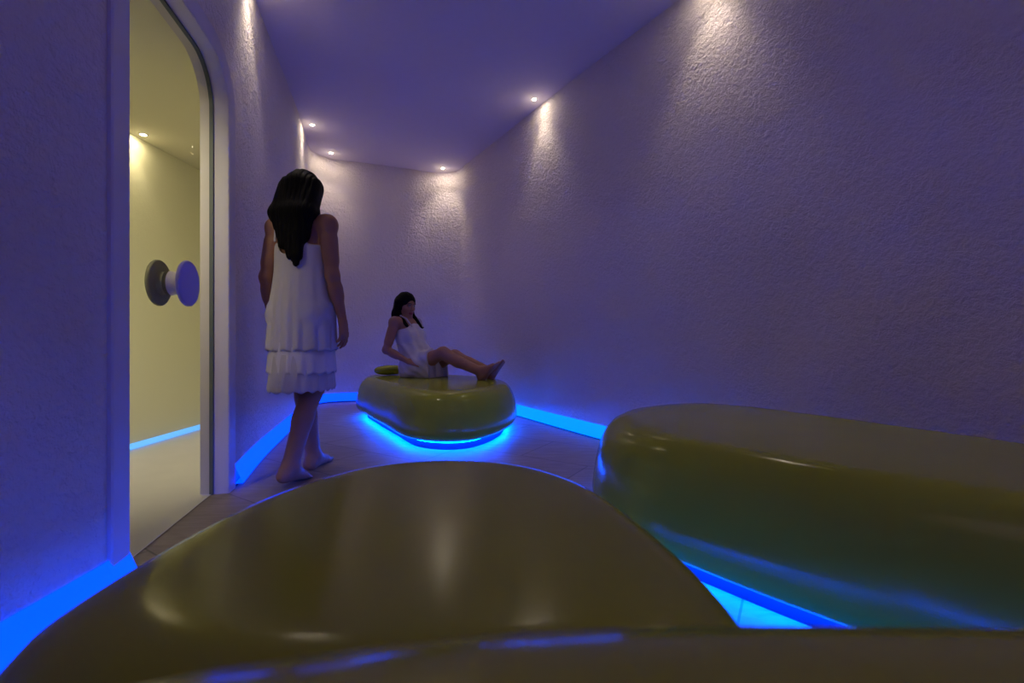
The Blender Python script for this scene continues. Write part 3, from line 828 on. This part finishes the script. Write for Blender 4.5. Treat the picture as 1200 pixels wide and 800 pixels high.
dp = [Ell(J['pelvis'], (.172, .120, .118), J['pelvis_fr'], .05), Ell(J['waist'], (.135, .104, .13), J['chest_fr'], .05), Ell(J['chest'], (.150, .114, .165), J['chest_fr'], .05), Ell(J['waist'] + F * .04 - Zup * .02, (.150, .120, .14), J['chest_fr'], .06)]
for s in (1, -1):
    dp.append(Ell(J['chest'] + L * s * .064 + cf2 * .080 - cu2 * .008, (.060, .054, .060), J['chest_fr'], .04))
    dp.append(Ell(J['pelvis'] + L * s * .072 - pf * .048 - pu * .045, (.092, .082, .09), J['pelvis_fr'], .04))
for s in 'lr':
    hp, kn = J['hip_' + s], J['kn_' + s]
    dp.append(Cone(hp, hp + (kn - hp) * .62, .102, .090, .05))
    lo_ = hp + (kn - hp) * .70; lo_[2] = BZ + .045
    dp.append(Cone(hp - Zup * .02, lo_, .085, .078, .05))
dp.append(Cone(J['pelvis'] + F * .05, J['pelvis'] + F * .25 + Zup * .03, .09, .07, .05))
def dress_post(f, X, Y, Z):
    q = (X - base[0]) * F[0] + (Y - base[1]) * F[1]; ql = (X - base[0]) * L[0] + (Y - base[1]) * L[1]
    f = f + .0045 * np.sin(ql * 80 + 2 * np.sin(Z * 9) + q * 25) + .0028 * np.sin((q * .8 + Z) * 75 + 2 * np.sin(ql * 22)) * (Z < BZ + .30)
    hem = q + .10 * (Z - BZ) - .255 - .008 * np.sin(ql * 60)
    c = J['chest']; top = (X - c[0]) * cu2[0] + (Y - c[1]) * cu2[1] + (Z - c[2]) * cu2[2] - .085 - .025 * np.cos(ql * 24)
    return np.maximum(np.maximum(f, hem), np.maximum(top, BZ + .0002 - Z))
me, _ = sdf_mesh('dress', [(dp, None)], .004, dress_post)
dress2 = link('dress', me, M_TIER, sitter)
def SC(l, f, u): return J['chest'] + L * l + cf2 * f + cu2 * u
for s in (1, -1):
    strap(dress2, [SC(s * .085, .112, .075), SC(s * .095, .070, .150), SC(s * .095, .010, .190), SC(s * .095, -.045, .185), SC(s * .088, -.085, .130), SC(s * .080, -.103, .06)])
hc = J['head']
mass = [Ell(H(0, -.014, .040), (.084, .101, .093), (hl, hf, hu), .03)]
for (l0, l1, f1, z1, r0, r1) in ((-.075, -.100, -.03, BZ + .47, .030, .014), (-.06, -.085, -.215, BZ + .44, .040, .022), (-.02, -.03, -.245, BZ + .40, .046, .020), (.02, .03, -.245, BZ + .41, .046, .020), (.06, .085, -.215, BZ + .44, .040, .020), (.075, .095, .0, BZ + .46, .030, .014)):
    mid = H(l0 * 1.05, -.055 if f1 < -.1 else -.02, -.075)
    mass += [Cone(H(l0 * .95, -.045 if f1 < -.1 else -.015, .03), mid, r0, r0, .03), Cone(mid, S(l1, f1, z1), r0, r1, .025)]
me, _ = sdf_mesh('hair', [(mass, None)], .0036, lambda f, X, Y, Z: np.maximum(striate(f, X, Y, Z, hl, hc), -Ell(H(0, .088, -.032), (.060, .080, .088), (hl, hf, hu)).d(X, Y, Z)))
link('hair', me, M_HAIR, sitter)

# ------------------------------------------------------------------ camera, world
w = bpy.data.worlds.new('World'); sc.world = w; w.use_nodes = True
w.node_tree.nodes['Background'].inputs[0].default_value = (0.02, 0.015, 0.04, 1)
cam = bpy.data.cameras.new('camera'); co = bpy.data.objects.new('camera', cam); COL.objects.link(co)
co.location = (0, 0, CAM_H); co.rotation_euler = (PI / 2, 0, 0)
cam.sensor_width = 36; cam.lens = 16; cam.shift_y = -5 / 1200; cam.clip_start = 0.02
cam.dof.use_dof = True; cam.dof.focus_distance = 3.0; cam.dof.aperture_fstop = 4.0
sc.camera = co
